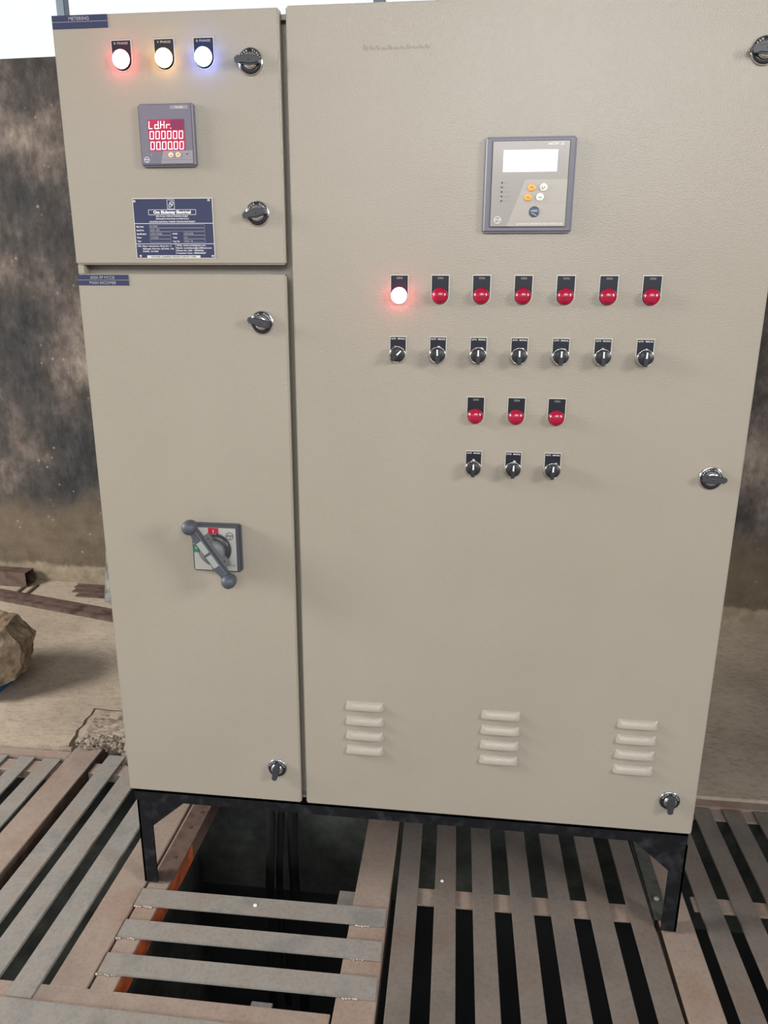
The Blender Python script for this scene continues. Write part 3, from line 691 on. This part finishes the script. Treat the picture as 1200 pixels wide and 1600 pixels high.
m = MB(); m.bm(q, stone, Matrix.Translation(-cc), False)
thing('concrete_rock', 'large broken lump of concrete resting on a blue block, at the left edge', 'rock', cc, me=m)
m = MB(); m.box((-.13, -.085, 0), (.070, .085, .0535), bluep, .006, 3)
thing('plastic_block', 'bright blue plastic block under the concrete rock', 'block', (-.885, .745, .010), me=m)

# hollow square tube with open end, lying by the wall
def sqtube(L, a, t, mat):
    m = MB(); m.box((-L, 0, 0), (0, a, t), mat); m.box((-L, 0, a - t), (0, a, a), mat); m.box((-L, 0, t), (0, t, a - t), mat); m.box((-L, a - t, t), (0, a, a - t), mat); return m
def rotated(m, a):
    T = Matrix.Rotation(a, 4, 'Z')
    m.v = [T @ v for v in m.v]; return m
m = rotated(sqtube(1.5, .066, .004, steel_brown), WA); thing('square_tube', 'rusty brown hollow square tube lying against the wall, open end showing', 'metal tube', (-1.268, 1.632, .014), me=m)
# long rusty bars lying side by side, slanting
PA = math.atan(-.25)
for k, (off, wd, hh, lab) in enumerate(((0, .030, .016, 'front one of the long rusty flat bars lying diagonally on the slab'), (.034, .032, .020, 'middle one of the long rusty flat bars lying diagonally on the slab'), (.070, .024, .012, 'rear one of the long rusty flat bars lying diagonally on the slab'))):
    m = MB(); m.box((-.375, off, 0), (.55, off + wd, hh), steel_brown, .003); m.box((-.375, off + .002, hh - .001), (.55, off + .006, hh + .003), steel_brown, .001)
    rotated(m, PA); thing('metal_bar', lab, 'metal bar', (-1.02, 1.400, .0102), 'long rusty bars on the slab', me=m)
for k, (dx, dy, L, a, z, lab) in enumerate(((-1.05, 1.665, .5, WA, 0, 'rusty flat offcut by the wall beside the panel, rearmost'), (-1.035, 1.617, .5, WA, .0, 'rusty flat offcut by the wall beside the panel, middle'), (-.995, 1.570, .45, WA, 0, 'rusty flat offcut by the wall beside the panel, front'))):
    m = MB(); m.box((0, 0, 0), (L, .036, .006), steel_brown, .001); m.box((0, .03, .005), (L, .034, .012), steel_brown, .001); rotated(m, a)
    thing('metal_offcut', lab, 'metal strip', (dx, dy - .012, .0105), 'flat offcuts by the wall', me=m)
for k, (dx, lab) in enumerate(((-1.275, 'short dark offcut poking out in front of the square tube, left'), (-1.225, 'short dark offcut poking out in front of the square tube, right'))):
    m = MB(); m.box((0, 0, 0), (.014, .13, .006), steel_brown, .001); rotated(m, .12); thing('metal_offcut', lab, 'metal strip', (dx, 1.535, .0105), 'short offcuts', me=m)
# pale strip standing by the cabinet
m = MB(); m.box((0, 0, 0), (.12, .012, .30), galv, .002); m.v = [Matrix.Rotation(.13, 4, 'Y') @ v for v in m.v]; m.v = [v + Vector((0, 0, .0155)) for v in m.v]; thing('galvanised_strip', 'pale grey galvanised sheet strip standing upright just left of the panel', 'sheet metal', (-.822, 1.485, .0105), me=m)

# broken slab corner: rough patch, crack, rubble
m = MB(); q = bmesh.new(); bmesh.ops.create_grid(q, x_segments=60, y_segments=50, size=.5)
from mathutils import noise as mn
for v in q.verts:
    u_, v_ = v.co.x + .5, v.co.y + .5; x = -.425 + u_ * .36; y = .524 + v_ * .150
    x -= .0 + .02 * v_; hgt = .0105 + .0045 * mn.noise(Vector((x * 30, y * 30, 0))) + .003 * mn.noise(Vector((x * 90, y * 90, 2)))
    ed = min(u_, 1 - u_, 1 - v_, v_) ; v.co = Vector((x, y, hgt if ed > .02 else .0095))
m.bm(q, patch_m, smooth=True); struct('floor_patch', m)
m = MB(); pts = [(-.422, .474), (-.432, .50), (-.436, .53), (-.448, .56), (-.444, .59), (-.452, .62), (-.449, .65), (-.456, .684), (-.40, .679), (-.33, .684), (-.2, .680)]
for (a, b), wd in zip(zip(pts, pts[1:]), (.007, .006, .004, .003, .004, .0025, .003, .002, .002, .002)):
    d = Vector((b[0] - a[0], b[1] - a[1])).normalized(); nx, ny = -d.y * wd, d.x * wd
    m.raw([(a[0] - nx, a[1] - ny, .0108), (b[0] - nx, b[1] - ny, .0108), (b[0] + nx, b[1] + ny, .0108), (a[0] + nx, a[1] + ny, .0108)], [(0, 1, 2, 3)], crack_m)
struct('floor_crack', m)
m = MB(); rnd = random.Random(3)
for k in range(170):
    x = rnd.gauss(-.355, .04); y = rnd.gauss(.512, .018); s_ = abs(rnd.gauss(0, .0028)) + .0018
    if y < .47 or x < -.42 or x > -.268: continue
    mm = rocky(0, 0, 0, s_ * 1.3, s_, s_ * .8, k, patch_m, 1, 5, .15); m.raw(mm.v, mm.f, patch_m, Matrix.Translation((x, y, .008 if x > -.33 and y < .52 else .010 + s_ * .3)), False)
for x in (-.322, -.300, -.282):
    mm = rocky(0, 0, 0, .013, .014, .014, int(-x * 1e4), patch_m, 2, 8, .15); m.raw(mm.v, mm.f, patch_m, Matrix.Translation((x, .503, .004)), False)
o = thing('rubble', 'crumbled mortar rubble at the broken slab corner around the raised beam end', 'rubble', (0, 0, 0), me=m); o['kind'] = 'stuff'

# posts on top of the back wall
for x, wd, lab in ((-.905, .034, 'slim steel post on the wall top behind the upper left corner of the panel'), (.328, .042, 'wider of the two steel posts peeking over the top of the wide door'), (.547, .033, 'narrower of the two steel posts peeking over the top of the wide door')):
    m = MB(); m.box((-wd / 2, -.02, 0), (wd / 2, .02, 1.433), post_m, .003); m.box((-wd / 2 - .015, -.035, 0), (wd / 2 + .015, .035, .008), post_m, .001)
    thing('steel_post', lab, 'post', (x, wally(x) + .08, 2.165), 'posts between wall and roof', me=m)
